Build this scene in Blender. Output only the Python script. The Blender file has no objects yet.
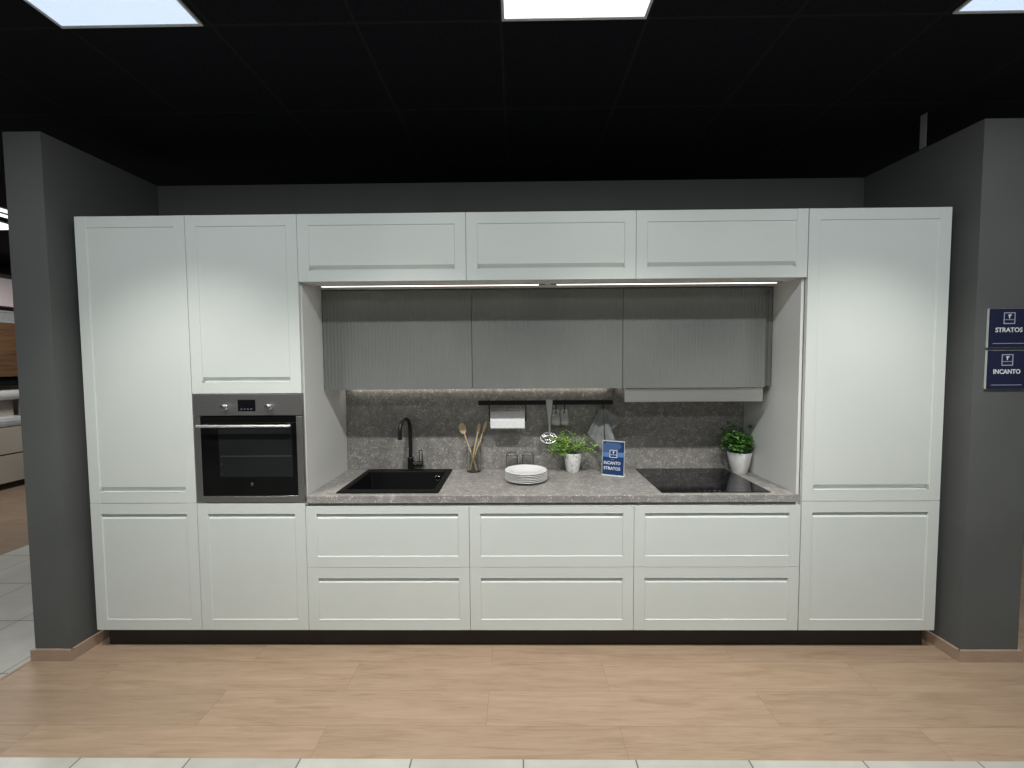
import bpy, math, random
from mathutils import Vector, Matrix
random.seed(7)
PI = math.pi
C = bpy.context.scene.collection
S = bpy.context.scene
W = {}                                   # world origin of every object built

# ------------------------------------------------------------------ materials
def mat(name, col, rough=.5, metal=0., spec=.5, coat=0., trans=0., ior=1.45, emit=None, es=0.):
    m = bpy.data.materials.new(name); m.use_nodes = True
    b = m.node_tree.nodes['Principled BSDF']
    b.inputs['Base Color'].default_value = (*col, 1); b.inputs['Roughness'].default_value = rough
    b.inputs['Metallic'].default_value = metal; b.inputs['Specular IOR Level'].default_value = spec
    b.inputs['Coat Weight'].default_value = coat; b.inputs['Transmission Weight'].default_value = trans
    b.inputs['IOR'].default_value = ior
    if emit: b.inputs['Emission Color'].default_value = (*emit, 1); b.inputs['Emission Strength'].default_value = es
    return m
class NT:
    def __init__(s, m): s.m = m; s.t = m.node_tree; s.b = s.t.nodes['Principled BSDF']; s.co = s.n('ShaderNodeTexCoord').outputs['Object']
    def n(s, typ, **k):
        o = s.t.nodes.new(typ)
        for a, v in k.items():
            if a in o.inputs.keys(): o.inputs[a].default_value = v
            else: setattr(o, a, v)
        return o
    def l(s, a, b): s.t.links.new(a, b)
    def mapping(s, scale=(1,1,1), loc=(0,0,0), rot=(0,0,0)):
        o = s.n('ShaderNodeMapping'); o.inputs['Scale'].default_value = scale; o.inputs['Location'].default_value = loc
        o.inputs['Rotation'].default_value = rot; s.l(s.co, o.inputs[0]); return o.outputs[0]
    def noise(s, scale, detail=3, rough=.5, vec=None, dist=0.):
        o = s.n('ShaderNodeTexNoise'); o.inputs['Scale'].default_value = scale; o.inputs['Detail'].default_value = detail
        o.inputs['Roughness'].default_value = rough; o.inputs['Distortion'].default_value = dist
        s.l(vec or s.co, o.inputs['Vector']); return o.outputs[0]
    def ramp(s, f, stops):
        o = s.n('ShaderNodeValToRGB'); e = o.color_ramp.elements
        while len(e) < len(stops): e.new(.5)
        for i, (p, c) in enumerate(stops): e[i].position = p; e[i].color = (*c, 1) if len(c) == 3 else c
        s.l(f, o.inputs[0]); return o.outputs[0]
    def mix(s, f, a, b, mode='MIX'):
        o = s.n('ShaderNodeMix'); o.data_type = 'RGBA'; o.blend_type = mode
        if isinstance(f, (int, float)): o.inputs[0].default_value = f
        else: s.l(f, o.inputs[0])
        for v, i in ((a, 6), (b, 7)):
            if isinstance(v, tuple): o.inputs[i].default_value = (*v, 1)
            else: s.l(v, o.inputs[i])
        return o.outputs[2]
    def math(s, op, a, b=0.):
        o = s.n('ShaderNodeMath'); o.operation = op
        for v, i in ((a, 0), (b, 1)):
            if isinstance(v, (int, float)): o.inputs[i].default_value = v
            else: s.l(v, o.inputs[i])
        return o.outputs[0]
    def color(s, c): s.l(c, s.b.inputs['Base Color'])
    def bump(s, h, strength=.2, dist=.002):
        o = s.n('ShaderNodeBump'); o.inputs['Strength'].default_value = strength; o.inputs['Distance'].default_value = dist
        s.l(h, o.inputs['Height']); s.l(o.outputs[0], s.b.inputs['Normal'])

def soft(m, a, b, scale=6, bump=0, bs=300):
    t = NT(m); t.color(t.ramp(t.noise(scale, 4), [(.35, a), (.65, b)]))
    if bump: t.bump(t.noise(bs, 2), bump, .001)
    return m
M = {}
M['white'] = soft(mat('white_matt_lacquer', (.6,.63,.59), .42, spec=.35), (.60,.635,.60), (.625,.655,.62), 2)
M['panel'] = soft(mat('light_grey_laminate', (.5,.5,.48), .5, spec=.3), (.66,.66,.64), (.69,.69,.67), 3)
M['plinth'] = soft(mat('black_plinth', (.012,.011,.010), .45), (.010,.009,.009), (.016,.014,.013), 5)
M['flute'] = soft(mat('grey_fluted_lacquer', (.17,.18,.165), .45, spec=.35), (.163,.171,.160), (.177,.186,.173), 3)
M['wall'] = soft(mat('anthracite_paint', (.08,.085,.085), .8, spec=.2), (.106,.110,.107), (.118,.122,.118), 2, .35, 240)
M['black'] = soft(mat('black_matt_metal', (.006,.006,.007), .35), (.005,.005,.006), (.008,.008,.009), 20)
M['sink'] = soft(mat('black_granite', (.012,.012,.012), .55, spec=.15), (.005,.005,.005), (.009,.009,.009), 300)
M['blackglass'] = soft(mat('black_ceramic_glass', (.004,.004,.005), .06, spec=.5), (.004,.004,.005), (.006,.006,.007), 4)
M['ovenglass'] = soft(mat('oven_door_glass', (.004,.004,.004), .05, spec=.25), (.003,.003,.003), (.005,.005,.005), 4)
M['ovenwin'] = soft(mat('oven_window_glass', (.012,.014,.014), .05, spec=.3), (.011,.013,.013), (.014,.016,.016), 4)
M['steel'] = mat('brushed_steel', (.5,.5,.5), .42, 1.)
t = NT(M['steel']); v = t.mapping((3,3,500)); t.color(t.ramp(t.noise(1, 2, vec=v), [(.3,(.33,.32,.31)),(.7,(.39,.38,.37))]))
M['hoodsteel'] = mat('hood_steel', (.65,.64,.63), .40, 1.)
t = NT(M['hoodsteel']); v = t.mapping((2,2,300)); t.color(t.ramp(t.noise(1, 2, vec=v), [(.3,(.62,.61,.59)),(.7,(.70,.69,.67))]))
M['chrome'] = soft(mat('chrome', (.8,.8,.8), .12, 1.), (.78,.78,.78), (.84,.84,.84), 5)
M['ceramic'] = soft(mat('white_glazed_ceramic', (.8,.8,.77), .25, spec=.5), (.78,.78,.75), (.82,.82,.80), 5)
M['potwhite'] = soft(mat('white_pot', (.72,.73,.71), .45), (.70,.71,.69), (.75,.76,.74), 8)
M['potworn'] = mat('white_pot_mottled', (.72,.72,.7), .5)
t = NT(M['potworn']); t.color(t.ramp(t.noise(45, 4, .7), [(.34,(.42,.42,.40)),(.46,(.74,.74,.72)),(.8,(.78,.78,.76))]))
M['soil'] = soft(mat('dark_soil', (.02,.014,.01), .9), (.015,.01,.007), (.035,.025,.016), 80, .8, 120)
M['paper'] = soft(mat('paper_towel', (.8,.8,.8), .85, spec=.1), (.76,.76,.76), (.83,.83,.83), 60, .3, 200)
M['mug'] = soft(mat('grey_stoneware', (.38,.39,.38), .45), (.34,.355,.345), (.40,.41,.40), 10)
M['rim'] = soft(mat('pale_stoneware', (.6,.6,.58), .4), (.58,.59,.56), (.66,.66,.64), 10)
M['towel'] = soft(mat('grey_cloth', (.27,.28,.275), .9, spec=.1), (.20,.21,.205), (.27,.28,.275), 14, .5, 500)
M['wood'] = soft(mat('pale_beech', (.62,.48,.28), .6), (.55,.42,.24), (.68,.54,.33), 25)
M['glass'] = mat('clear_glass', (.96,.98,.97), .02, trans=1., ior=1.16)
t = NT(M['glass']); t.color(t.ramp(t.noise(2), [(0,(.985,.995,.99)),(1,(.995,1,.998))]))
M['leafA'] = mat('bright_leaf', (.12,.3,.04), .5)
t = NT(M['leafA']); t.color(t.ramp(t.noise(38, 2), [(.3,(.09,.24,.03)),(.5,(.24,.46,.06)),(.72,(.46,.66,.18))]))
M['leafB'] = mat('deep_leaf', (.05,.16,.03), .5)
t = NT(M['leafB']); t.color(t.ramp(t.noise(32, 2), [(.3,(.03,.10,.02)),(.55,(.08,.22,.04)),(.75,(.2,.38,.11))]))
M['stem'] = soft(mat('green_stem', (.12,.16,.05), .6), (.10,.13,.05), (.16,.2,.07), 30)
M['navy'] = soft(mat('navy_card', (.022,.026,.085), .35), (.013,.015,.045), (.017,.020,.055), 4)
M['blue'] = soft(mat('deep_blue_print', (.03,.09,.28), .35), (.010,.038,.12), (.014,.048,.15), 5)
M['midblue'] = soft(mat('mid_blue_print', (.10,.2,.5), .35), (.045,.10,.24), (.07,.14,.30), 5)
M['palblue'] = soft(mat('pale_blue_print', (.2,.35,.7), .35), (.09,.19,.42), (.12,.23,.5), 5)
M['ink'] = soft(mat('white_print', (.75,.78,.82), .5), (.72,.75,.80), (.8,.82,.85), 5)
M['lilac'] = soft(mat('pale_line_print', (.4,.42,.55), .5), (.38,.40,.52), (.44,.46,.58), 5)
M['acryl'] = soft(mat('acrylic_edge', (.6,.64,.6), .3), (.56,.60,.57), (.64,.68,.64), 5)
M['display'] = soft(mat('black_display', (.004,.004,.005), .1), (.003,.003,.004), (.006,.006,.007), 5)
M['led'] = mat('led_diffuser', (.9,.88,.85), .5, emit=(1,.95,.88), es=2.8)
M['led2'] = mat('under_cabinet_led', (.9,.88,.85), .5, emit=(1,.94,.86), es=5.)
M['lamp'] = mat('lamp_panel', (.9,.9,.9), .5, emit=(.96,.99,1), es=1.5)
M['lampb'] = mat('lamp_panel_cool', (.9,.9,.9), .5, emit=(.60,.76,1.), es=.8)
M['frame'] = soft(mat('white_lamp_frame', (.55,.56,.56), .5), (.52,.53,.53), (.58,.59,.59), 5)
M['bracket'] = soft(mat('grey_metal_strip', (.35,.35,.35), .5), (.33,.33,.33), (.38,.38,.38), 5)
M['cream'] = soft(mat('cream_laminate', (.34,.31,.26), .5), (.32,.29,.245), (.37,.34,.28), 2)
M['satin'] = soft(mat('satin_steel', (.8,.8,.8), .3, .4), (.74,.74,.74), (.82,.82,.82), 4)
M['pink'] = soft(mat('pale_rose_laminate', (.45,.38,.38), .5), (.43,.365,.37), (.48,.41,.41), 2)
M['stonetop'] = soft(mat('grey_top', (.25,.25,.24), .4), (.22,.22,.21), (.28,.28,.27), 30)
M['yellow'] = soft(mat('yellow_panel', (.3,.26,.03), .5), (.28,.24,.03), (.34,.30,.04), 5)
M['brown'] = mat('walnut_veneer', (.12,.06,.03), .5)
t = NT(M['brown']); v = t.mapping((2,2,40)); t.color(t.ramp(t.noise(1.2, 4, vec=v, dist=.5), [(.3,(.06,.03,.014)),(.7,(.125,.066,.03))]))
M['tumbler'] = soft(mat('tumbler_glass', (.95,.96,.96), .03, trans=1., ior=1.32), (.93,.945,.94), (.96,.97,.965), 5)
# stone
m = M['stone'] = mat('speckled_grey_stone', (.2,.19,.18), .42, spec=.4); t = NT(m)
base = t.ramp(t.noise(16, 5, .65), [(.3,(.205,.196,.18)),(.55,(.275,.263,.242)),(.75,(.33,.317,.292))])
fine = t.ramp(t.noise(190, 3, .7), [(.38,(.72,.72,.72)),(.62,(1.2,1.2,1.2))])
base = t.mix(1, base, fine, 'MULTIPLY')
r = t.math('ABSOLUTE', t.math('SUBTRACT', t.noise(34, 3, .6, dist=1.2), .5))
vein = t.math('LESS_THAN', r, .016); gate = t.math('GREATER_THAN', t.noise(27, 2), .54)
vein = t.math('MULTIPLY', vein, gate)
vo = t.n('ShaderNodeTexVoronoi'); vo.inputs['Scale'].default_value = 80; t.l(t.co, vo.inputs['Vector'])
sp = t.math('LESS_THAN', vo.outputs['Distance'], .32)
sx = t.n('ShaderNodeSeparateColor'); t.l(vo.outputs['Color'], sx.inputs[0]); sp = t.math('MULTIPLY', sp, t.math('GREATER_THAN', sx.outputs[0], .87))
f = t.math('MAXIMUM', t.math('MULTIPLY', vein, .62), t.math('MULTIPLY', sp, .6))
t.color(t.mix(f, base, (.74,.71,.67)))
# oak planks
def oak(name, tone=1.):
    m = mat(name, (.45,.3,.18), .5, spec=.3); t = NT(m)
    br = t.n('ShaderNodeTexBrick'); br.offset = .454; br.offset_frequency = 2
    for k, v in (('Scale', 1.), ('Mortar Size', .0011), ('Mortar Smooth', .2), ('Bias', 0.), ('Brick Width', 1.29), ('Row Height', .2)): br.inputs[k].default_value = v
    br.inputs['Color1'].default_value = (0,0,0,1); br.inputs['Color2'].default_value = (1,1,1,1); br.inputs['Mortar'].default_value = (.5,.5,.5,1)
    t.l(t.mapping(loc=(1.063+12.9,.087+4,0)), br.inputs['Vector'])
    off = t.n('ShaderNodeVectorMath'); off.operation = 'MULTIPLY_ADD'
    t.l(br.outputs['Color'], off.inputs[0]); off.inputs[1].default_value = (3.7,0,5.1); t.l(t.co, off.inputs[2])
    mp = t.n('ShaderNodeMapping'); mp.inputs['Scale'].default_value = (1.4,16,1); t.l(off.outputs[0], mp.inputs[0])
    g = t.noise(1.6, 6, .62, vec=mp.outputs[0], dist=1.1)
    mp2 = t.n('ShaderNodeMapping'); mp2.inputs['Scale'].default_value = (5,160,1); t.l(off.outputs[0], mp2.inputs[0])
    g2 = t.noise(1.5, 3, .6, vec=mp2.outputs[0])
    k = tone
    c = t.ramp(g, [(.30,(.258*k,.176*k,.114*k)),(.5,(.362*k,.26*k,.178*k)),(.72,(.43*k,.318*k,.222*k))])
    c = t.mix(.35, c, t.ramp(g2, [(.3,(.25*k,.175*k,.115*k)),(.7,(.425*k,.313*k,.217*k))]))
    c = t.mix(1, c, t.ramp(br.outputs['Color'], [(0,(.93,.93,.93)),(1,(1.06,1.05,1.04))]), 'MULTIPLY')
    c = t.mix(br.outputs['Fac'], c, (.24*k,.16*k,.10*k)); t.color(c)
    t.bump(g, .08, .001); return m
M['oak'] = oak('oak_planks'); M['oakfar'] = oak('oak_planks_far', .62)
M['oaktrim'] = mat('oak_skirting', (.4,.28,.2), .5)
t = NT(M['oaktrim']); t.color(t.ramp(t.noise(6, 4, vec=t.mapping((2,2,25))), [(.3,(.36,.255,.185)),(.7,(.43,.315,.235))]))
m = M['tile'] = mat('pale_floor_tile', (.45,.45,.42), .28, spec=.4); t = NT(m)
br = t.n('ShaderNodeTexBrick'); br.offset = 0.
for k, v in (('Scale', 1.), ('Mortar Size', .003), ('Mortar Smooth', .1), ('Bias', 0.), ('Brick Width', .4515), ('Row Height', .4515)): br.inputs[k].default_value = v
br.inputs['Color1'].default_value = (.92,.92,.92,1); br.inputs['Color2'].default_value = (1.05,1.05,1.05,1)
t.l(t.mapping(loc=(.3265,.1765,0)), br.inputs['Vector'])
c = t.ramp(t.noise(5, 5, .6), [(.3,(.42,.415,.37)),(.7,(.50,.495,.445))])
c = t.mix(1, c, br.outputs['Color'], 'MULTIPLY'); t.color(t.mix(br.outputs['Fac'], c, (.12,.12,.115)))
# ceiling tiles
m = M['ceil'] = mat('black_ceiling_tile', (.004,.004,.006), .8, spec=.15); t = NT(m)
br = t.n('ShaderNodeTexBrick'); br.offset = 0.
for k, v in (('Scale', 1.), ('Mortar Size', .006), ('Mortar Smooth', 0.), ('Bias', 0.), ('Brick Width', .6), ('Row Height', .6)): br.inputs[k].default_value = v
t.l(t.mapping(loc=(-2.31+6, .465+6, 0)), br.inputs['Vector'])
t.color(t.mix(br.outputs['Fac'], t.ramp(t.noise(60, 3), [(.3,(.005,.0055,.0085)),(.7,(.009,.0095,.013))]), (.016,.016,.0175)))

# ------------------------------------------------------------------ mesh tools
class MB:
    def __init__(s): s.v = []; s.f = []; s.mi = []; s.cur = 0
    def add(s, vs, fs):
        b = len(s.v); s.v += [tuple(v) for v in vs]; s.f += [tuple(b+i for i in f) for f in fs]; s.mi += [s.cur]*len(fs); return s
    def box(s, x0, x1, y0, y1, z0, z1):
        return s.add([(x0,y0,z0),(x1,y0,z0),(x1,y1,z0),(x0,y1,z0),(x0,y0,z1),(x1,y0,z1),(x1,y1,z1),(x0,y1,z1)],
              [(0,3,2,1),(4,5,6,7),(0,1,5,4),(1,2,6,5),(2,3,7,6),(3,0,4,7)])
    def cbox(s, x0, x1, y0, y1, z0, z1, c=.002):      # box with chamfered edges
        P = []; F = []
        for (x, sx) in ((x0,1),(x1,-1)):
            for (y, sy) in ((y0,1),(y1,-1)):
                for (z, sz) in ((z0,1),(z1,-1)):
                    P += [(x, y+sy*c, z+sz*c), (x+sx*c, y, z+sz*c), (x+sx*c, y+sy*c, z)]
        I = lambda a,b,d,k: (a*4+b*2+d)*3+k
        for a in (0,1): F.append((I(a,0,0,0),I(a,0,1,0),I(a,1,1,0),I(a,1,0,0)))
        for b in (0,1): F.append((I(0,b,0,1),I(1,b,0,1),I(1,b,1,1),I(0,b,1,1)))
        for d in (0,1): F.append((I(0,0,d,2),I(0,1,d,2),I(1,1,d,2),I(1,0,d,2)))
        for b in (0,1):
            for d in (0,1): F.append((I(0,b,d,1),I(1,b,d,1),I(1,b,d,2),I(0,b,d,2)))
        for a in (0,1):
            for d in (0,1): F.append((I(a,0,d,0),I(a,1,d,0),I(a,1,d,2),I(a,0,d,2)))
            for b in (0,1): F.append((I(a,b,0,0),I(a,b,1,0),I(a,b,1,1),I(a,b,0,1)))
        for a in (0,1):
            for b in (0,1):
                for d in (0,1): F.append((I(a,b,d,0),I(a,b,d,1),I(a,b,d,2)))
        return s.add(P, F)
    def lathe(s, prof, c, n=32, axis='Z', cap0=True, cap1=True):
        vs = []; fs = []
        for (r, h) in prof:
            for i in range(n):
                a = 2*PI*i/n; p = (r*math.cos(a), r*math.sin(a), h)
                if axis == 'X': p = (p[2], p[0], p[1])
                if axis == 'Y': p = (p[0], p[2], p[1])
                vs.append((c[0]+p[0], c[1]+p[1], c[2]+p[2]))
        for j in range(len(prof)-1):
            for i in range(n):
                k = (i+1) % n; fs.append((j*n+i, j*n+k, (j+1)*n+k, (j+1)*n+i))
        if cap0: fs.append(tuple(range(n))[::-1])
        if cap1: fs.append(tuple((len(prof)-1)*n+i for i in range(n)))
        return s.add(vs, fs)
    def tube(s, pts, r, n=12, closed=False, flat=1.):
        pts = [Vector(p) for p in pts]; N = len(pts); rr = r if isinstance(r, (list, tuple)) else [r]*N
        vs = []; fs = []; prev = None
        for i, p in enumerate(pts):
            a = pts[(i-1) % N] if (closed or i > 0) else p; b = pts[(i+1) % N] if (closed or i < N-1) else p
            d = (b-a).normalized()
            if prev is None: u = d.orthogonal().normalized()
            else: u = (prev - d*prev.dot(d)).normalized()
            prev = u; w = d.cross(u)
            for k in range(n):
                t = 2*PI*k/n; vs.append(p + u*math.cos(t)*rr[i] + w*math.sin(t)*rr[i]*flat)
        for i in range(N if closed else N-1):
            j = (i+1) % N
            for k in range(n):
                l = (k+1) % n; fs.append((i*n+k, i*n+l, j*n+l, j*n+k))
        if not closed: fs.append(tuple(range(n))[::-1]); fs.append(tuple((N-1)*n+k for k in range(n)))
        return s.add(vs, fs)
    def prism(s, poly, y0, y1):                       # polygon in XZ extruded along Y
        n = len(poly); vs = [(x,y0,z) for x,z in poly] + [(x,y1,z) for x,z in poly]
        return s.add(vs, [tuple(range(n)), tuple(range(n,2*n))[::-1]] + [(i, n+i, n+(i+1)%n, (i+1)%n) for i in range(n)])
    def xf(s, mtx): s.v = [tuple(mtx @ Vector(v)) for v in s.v]; return s
    def build(s, name, m, parent=None, origin=None, kind=None, angle=35):
        o0 = Vector(W[parent.name]) if parent else Vector(origin or (0,0,0))
        me = bpy.data.meshes.new(name)
        me.from_pydata([tuple(Vector(v)-o0) for v in s.v], [], s.f)
        ms = m if isinstance(m, list) else [m]
        for q in ms: me.materials.append(q)
        if len(ms) > 1:
            for p, i in zip(me.polygons, s.mi): p.material_index = i
        import bmesh
        bm = bmesh.new(); bm.from_mesh(me); bmesh.ops.recalc_face_normals(bm, faces=bm.faces); bm.to_mesh(me); bm.free()
        me.polygons.foreach_set('use_smooth', [True]*len(me.polygons)); me.set_sharp_from_angle(angle=math.radians(angle)); me.update()
        o = bpy.data.objects.new(name, me); C.objects.link(o)
        if parent: o.parent = parent
        else: o.location = o0
        W[o.name] = tuple(o0)
        if kind: o['kind'] = kind
        return o
def tag(o, label, cat, group=None):
    o['label'] = label; o['category'] = cat
    if group: o['group'] = group
    return o
def thing(name, label, cat, loc, group=None):
    o = bpy.data.objects.new(name, None); C.objects.link(o); o.location = loc; o.empty_display_size = .1
    W[o.name] = tuple(loc); return tag(o, label, cat, group)
def struct(mb, name, m): return mb.build(name, m, kind='structure')
def text_mb(txt, cx, cz, h, y, depth=.0008, bold=.0, wfit=None):   # letters standing in the XZ plane, facing -Y
    cu = bpy.data.curves.new('txt', 'FONT'); cu.body = txt; cu.size = 1; cu.offset = bold; cu.extrude = 0.; cu.align_x = 'CENTER'; cu.resolution_u = 3
    ob = bpy.data.objects.new('txt', cu); C.objects.link(ob)
    dg = bpy.context.evaluated_depsgraph_get(); me = bpy.data.meshes.new_from_object(ob.evaluated_get(dg))
    xs = [v.co.x for v in me.vertices]; ys = [v.co.y for v in me.vertices]
    sx = sz = h/(max(ys)-min(ys)); mx = (max(xs)+min(xs))/2; mn = min(ys)
    if wfit: sx = wfit/(max(xs)-min(xs))
    mb = MB(); mb.add([(cx+(v.co.x-mx)*sx, y, cz+(v.co.y-mn)*sz-h/2) for v in me.vertices], [tuple(p.vertices) for p in me.polygons])
    bpy.data.objects.remove(ob); bpy.data.curves.remove(cu); bpy.data.meshes.remove(me)
    n = len(mb.v); fs = list(mb.f)                      # give the letters a thickness
    mb.add([(a, b-depth, c) for a, b, c in mb.v], fs); edges = {}
    for f in fs:
        for i in range(len(f)):
            a, b = f[i], f[(i+1) % len(f)]; k = (min(a,b), max(a,b)); edges.setdefault(k, []).append((a,b))
    for k, v in edges.items():
        if len(v) == 1: a, b = v[0]; mb.f.append((a, b, b+n, a+n)); mb.mi.append(0)
    return mb

# ------------------------------------------------------------------ setting
XL, XR = .005, 4.643
HW = 2.80
struct(MB().box(-.285, 9, -.643, 7, -.05, 0), 'floor', M['oak'])
fl = MB(); fl.box(-8, 9, -6, -.643, -.05, 0); fl.box(-2.02, -.285, -.643, 7, -.05, 0); struct(fl, 'floor', M['tile'])
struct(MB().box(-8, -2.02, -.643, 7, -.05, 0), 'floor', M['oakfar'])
struct(MB().box(-.288, -.274, -.643, -.07, 0, .004), 'trim_1', M['oaktrim'])
# ceiling in four strips round nothing: one slab, lamps are surface mounted just under it
struct(MB().box(-8, 9, -6, 7, 3.0, 3.1), 'ceiling', M['ceil'])
struct(MB().add([(-.268,-.07,0),(-.071,-.07,0),(-.037,.60,0),(-.037,.75,0),(-.268,.75,0),(-.268,-.07,HW),(-.071,-.07,HW),(-.037,.60,HW),(-.037,.75,HW),(-.268,.75,HW)],
    [(0,4,3,2,1),(5,6,7,8,9),(0,1,6,5),(1,2,7,6),(2,3,8,7),(3,4,9,8),(4,0,5,9)]), 'wall_left', M['wall'])
struct(MB().add([(4.713,-.07,0),(5.014,-.07,0),(5.014,.75,0),(4.662,.75,0),(4.662,.60,0),(4.713,-.07,HW),(5.014,-.07,HW),(5.014,.75,HW),(4.662,.75,HW),(4.662,.60,HW)],
    [(0,4,3,2,1),(5,6,7,8,9),(0,1,6,5),(1,2,7,6),(2,3,8,7),(3,4,9,8),(4,0,5,9)]), 'wall_right', M['wall'])
struct(MB().box(-.037, 4.662, .60, .75, 0, HW), 'wall_back', M['wall'])
bb = MB(); bb.box(-.282,-.055,-.084,-.070,0,.06); bb.add([(-.071,-.07,0),(-.055,-.084,0),(-.024,.60,0),(-.037,.60,0),(-.071,-.07,.06),(-.055,-.084,.06),(-.024,.60,.06),(-.037,.60,.06)],
    [(0,3,2,1),(4,5,6,7),(0,1,5,4),(1,2,6,5),(2,3,7,6),(3,0,4,7)])
struct(bb, 'baseboard_left', M['oaktrim'])
bb = MB(); bb.box(4.697,5.028,-.084,-.070,0,.06); bb.box(5.014,5.028,-.07,.75,0,.06); bb.add([(4.713,-.07,0),(4.697,-.084,0),(4.650,.60,0),(4.662,.60,0),(4.713,-.07,.06),(4.697,-.084,.06),(4.650,.60,.06),(4.662,.60,.06)],
    [(0,3,2,1),(4,5,6,7),(0,1,5,4),(1,2,6,5),(2,3,7,6),(3,0,4,7)])
struct(bb, 'baseboard_right', M['oaktrim'])
struct(MB().box(-8, -4.9, 1.5, 7, 0, 3.0), 'wall_far', M['wall'])
struct(MB().box(-4.9, 9, 6.8, 7, 0, 3.0), 'wall_rear', M['wall'])

# ------------------------------------------------------------------ cabinet fronts
def front(x0, x1, z0, z1, grip, name, parent, rail_grip=.060, fr=.058, y0=0., g=.0025):
    """shaker front: frame, sunk panel, finger groove at the 'top' or 'bottom' rail"""
    x0 += g/2; x1 -= g/2; z0 += g/2; z1 -= g/2; T = .021; p = .004; gd = .018; gh = .028; gv = .008; bv = .0035
    zt = z1 - (rail_grip if grip == 'top' else fr); zb = z0 + (rail_grip if grip == 'bottom' else fr)
    a, b = x0+fr, x1-fr; m = MB(); s = .0009
    m.add([(x0,y0,z0),(a,y0,z0),(a,y0,z1),(x0,y0,z1)], [(0,1,2,3)]); m.add([(b,y0,z0),(x1,y0,z0),(x1,y0,z1),(b,y0,z1)], [(0,1,2,3)])
    m.add([(a,y0+s,z0),(b,y0+s,z0),(b,y0+s,zb),(a,y0+s,zb)], [(0,1,2,3)]); m.add([(a,y0+s,zt),(b,y0+s,zt),(b,y0+s,z1),(a,y0+s,z1)], [(0,1,2,3)])
    for x in (a, b): m.add([(x,y0,zt),(x,y0,z1),(x,y0+s,z1),(x,y0+s,zt)], [(0,1,2,3)]); m.add([(x,y0,z0),(x,y0,zb),(x,y0+s,zb),(x,y0+s,z0)], [(0,1,2,3)])
    # sunk panel: outer opening (a,b,zb,zt) -> panel plane
    pb = zb + (gh if grip == 'bottom' else bv); pt = zt - (gh if grip == 'top' else bv); c, d = a+bv, b-bv; yp = y0+p
    yb = y0 + (gd if grip == 'bottom' else 0); yt = y0 + (gd if grip == 'top' else 0)
    zgb = zb + (gv if grip == 'bottom' else 0); zgt = zt - (gv if grip == 'top' else 0)
    V = [(a,y0,zb),(b,y0,zb),(b,y0,zt),(a,y0,zt),(a,yb,zgb),(b,yb,zgb),(b,yt,zgt),(a,yt,zgt),(c,yp,pb),(d,yp,pb),(d,yp,pt),(c,yp,pt),(a,yb,zb),(b,yb,zb),(b,yt,zt),(a,yt,zt)]
    F = [(8,9,10,11),(4,5,9,8),(7,6,10,11),(0,8,11,3),(1,9,10,2)]
    F += [(0,1,13,12),(12,13,5,4),(0,12,4,8),(1,13,5,9)] if grip == 'bottom' else []
    F += [(3,2,14,15),(15,14,6,7),(3,15,7,11),(2,14,6,10)] if grip == 'top' else []
    m.add(V, F)
    y1 = y0+T
    m.add([(x0,y0,z0),(x1,y0,z0),(x1,y0,z1),(x0,y0,z1),(x0,y1,z0),(x1,y1,z0),(x1,y1,z1),(x0,y1,z1)], [(0,4,5,1),(1,5,6,2),(2,6,7,3),(3,7,4,0),(4,7,6,5)])
    return m.build(name, M['white'], parent, angle=25)
def carcass(x0, x1, z0, z1, y0, y1, parent, m, t=.016, top=True, bottom=True, inner=(), back=True):
    c = MB(); c.box(x0, x0+t, y0, y1, z0, z1); c.box(x1-t, x1, y0, y1, z0, z1)
    if bottom: c.box(x0+t, x1-t, y0, y1, z0, z0+t)
    if top: c.box(x0+t, x1-t, y0, y1, z1-t, z1)
    if back: c.box(x0+t, x1-t, y1-.006, y1, z0+t, z1-t)
    for z in inner: c.box(x0+t, x1-t, y0, y1-.006, z, z+t)
    return c.build('carcass', m, parent)
ZB, Z1, ZT, ZU = .1183, .8394, 2.395, 2.0374
YB = .585
tl = thing('tall_cabinet', 'tall white cabinet with two shaker doors at the far left end beside the oven column', 'cabinet', (.3,.3,.0))
tl.location = (.3,.3,0)
carcass(XL+.001, .599, ZB, ZT-.002, .023, YB, tl, M['panel'], inner=(Z1-.008,))
front(XL, .6, Z1, ZT, 'bottom', 'door', tl); front(XL, .6, ZB, Z1, 'top', 'door', tl)
oc = thing('oven_cabinet', 'tall white cabinet housing the built-in steel oven between its two doors', 'cabinet', (.9,.3,0))
carcass(.601, 1.207, ZB, ZT-.002, .023, YB, oc, M['panel'], inner=(.822, 1.442))
front(.6, 1.2, 1.441, ZT, 'bottom', 'door', oc); front(.6, 1.2, ZB, Z1, 'top', 'door', oc)
tr = thing('tall_cabinet', 'widest tall white cabinet at the right end beside the induction hob', 'cabinet', (4.27,.3,0))
carcass(3.886, XR-.001, ZB, ZT-.002, .023, YB, tr, M['panel'], inner=(Z1-.008,))
front(3.903, XR, Z1, ZT, 'bottom', 'door', tr); front(3.903, XR, ZB, Z1, 'top', 'door', tr)
tag(MB().box(XL+.012, XR-.012, .055, .073, 0, ZB-.003).build('plinth', M['plinth'], origin=(2.3,.06,0)), 'long black plinth board under the whole row of white base cabinets', 'plinth')

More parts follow.
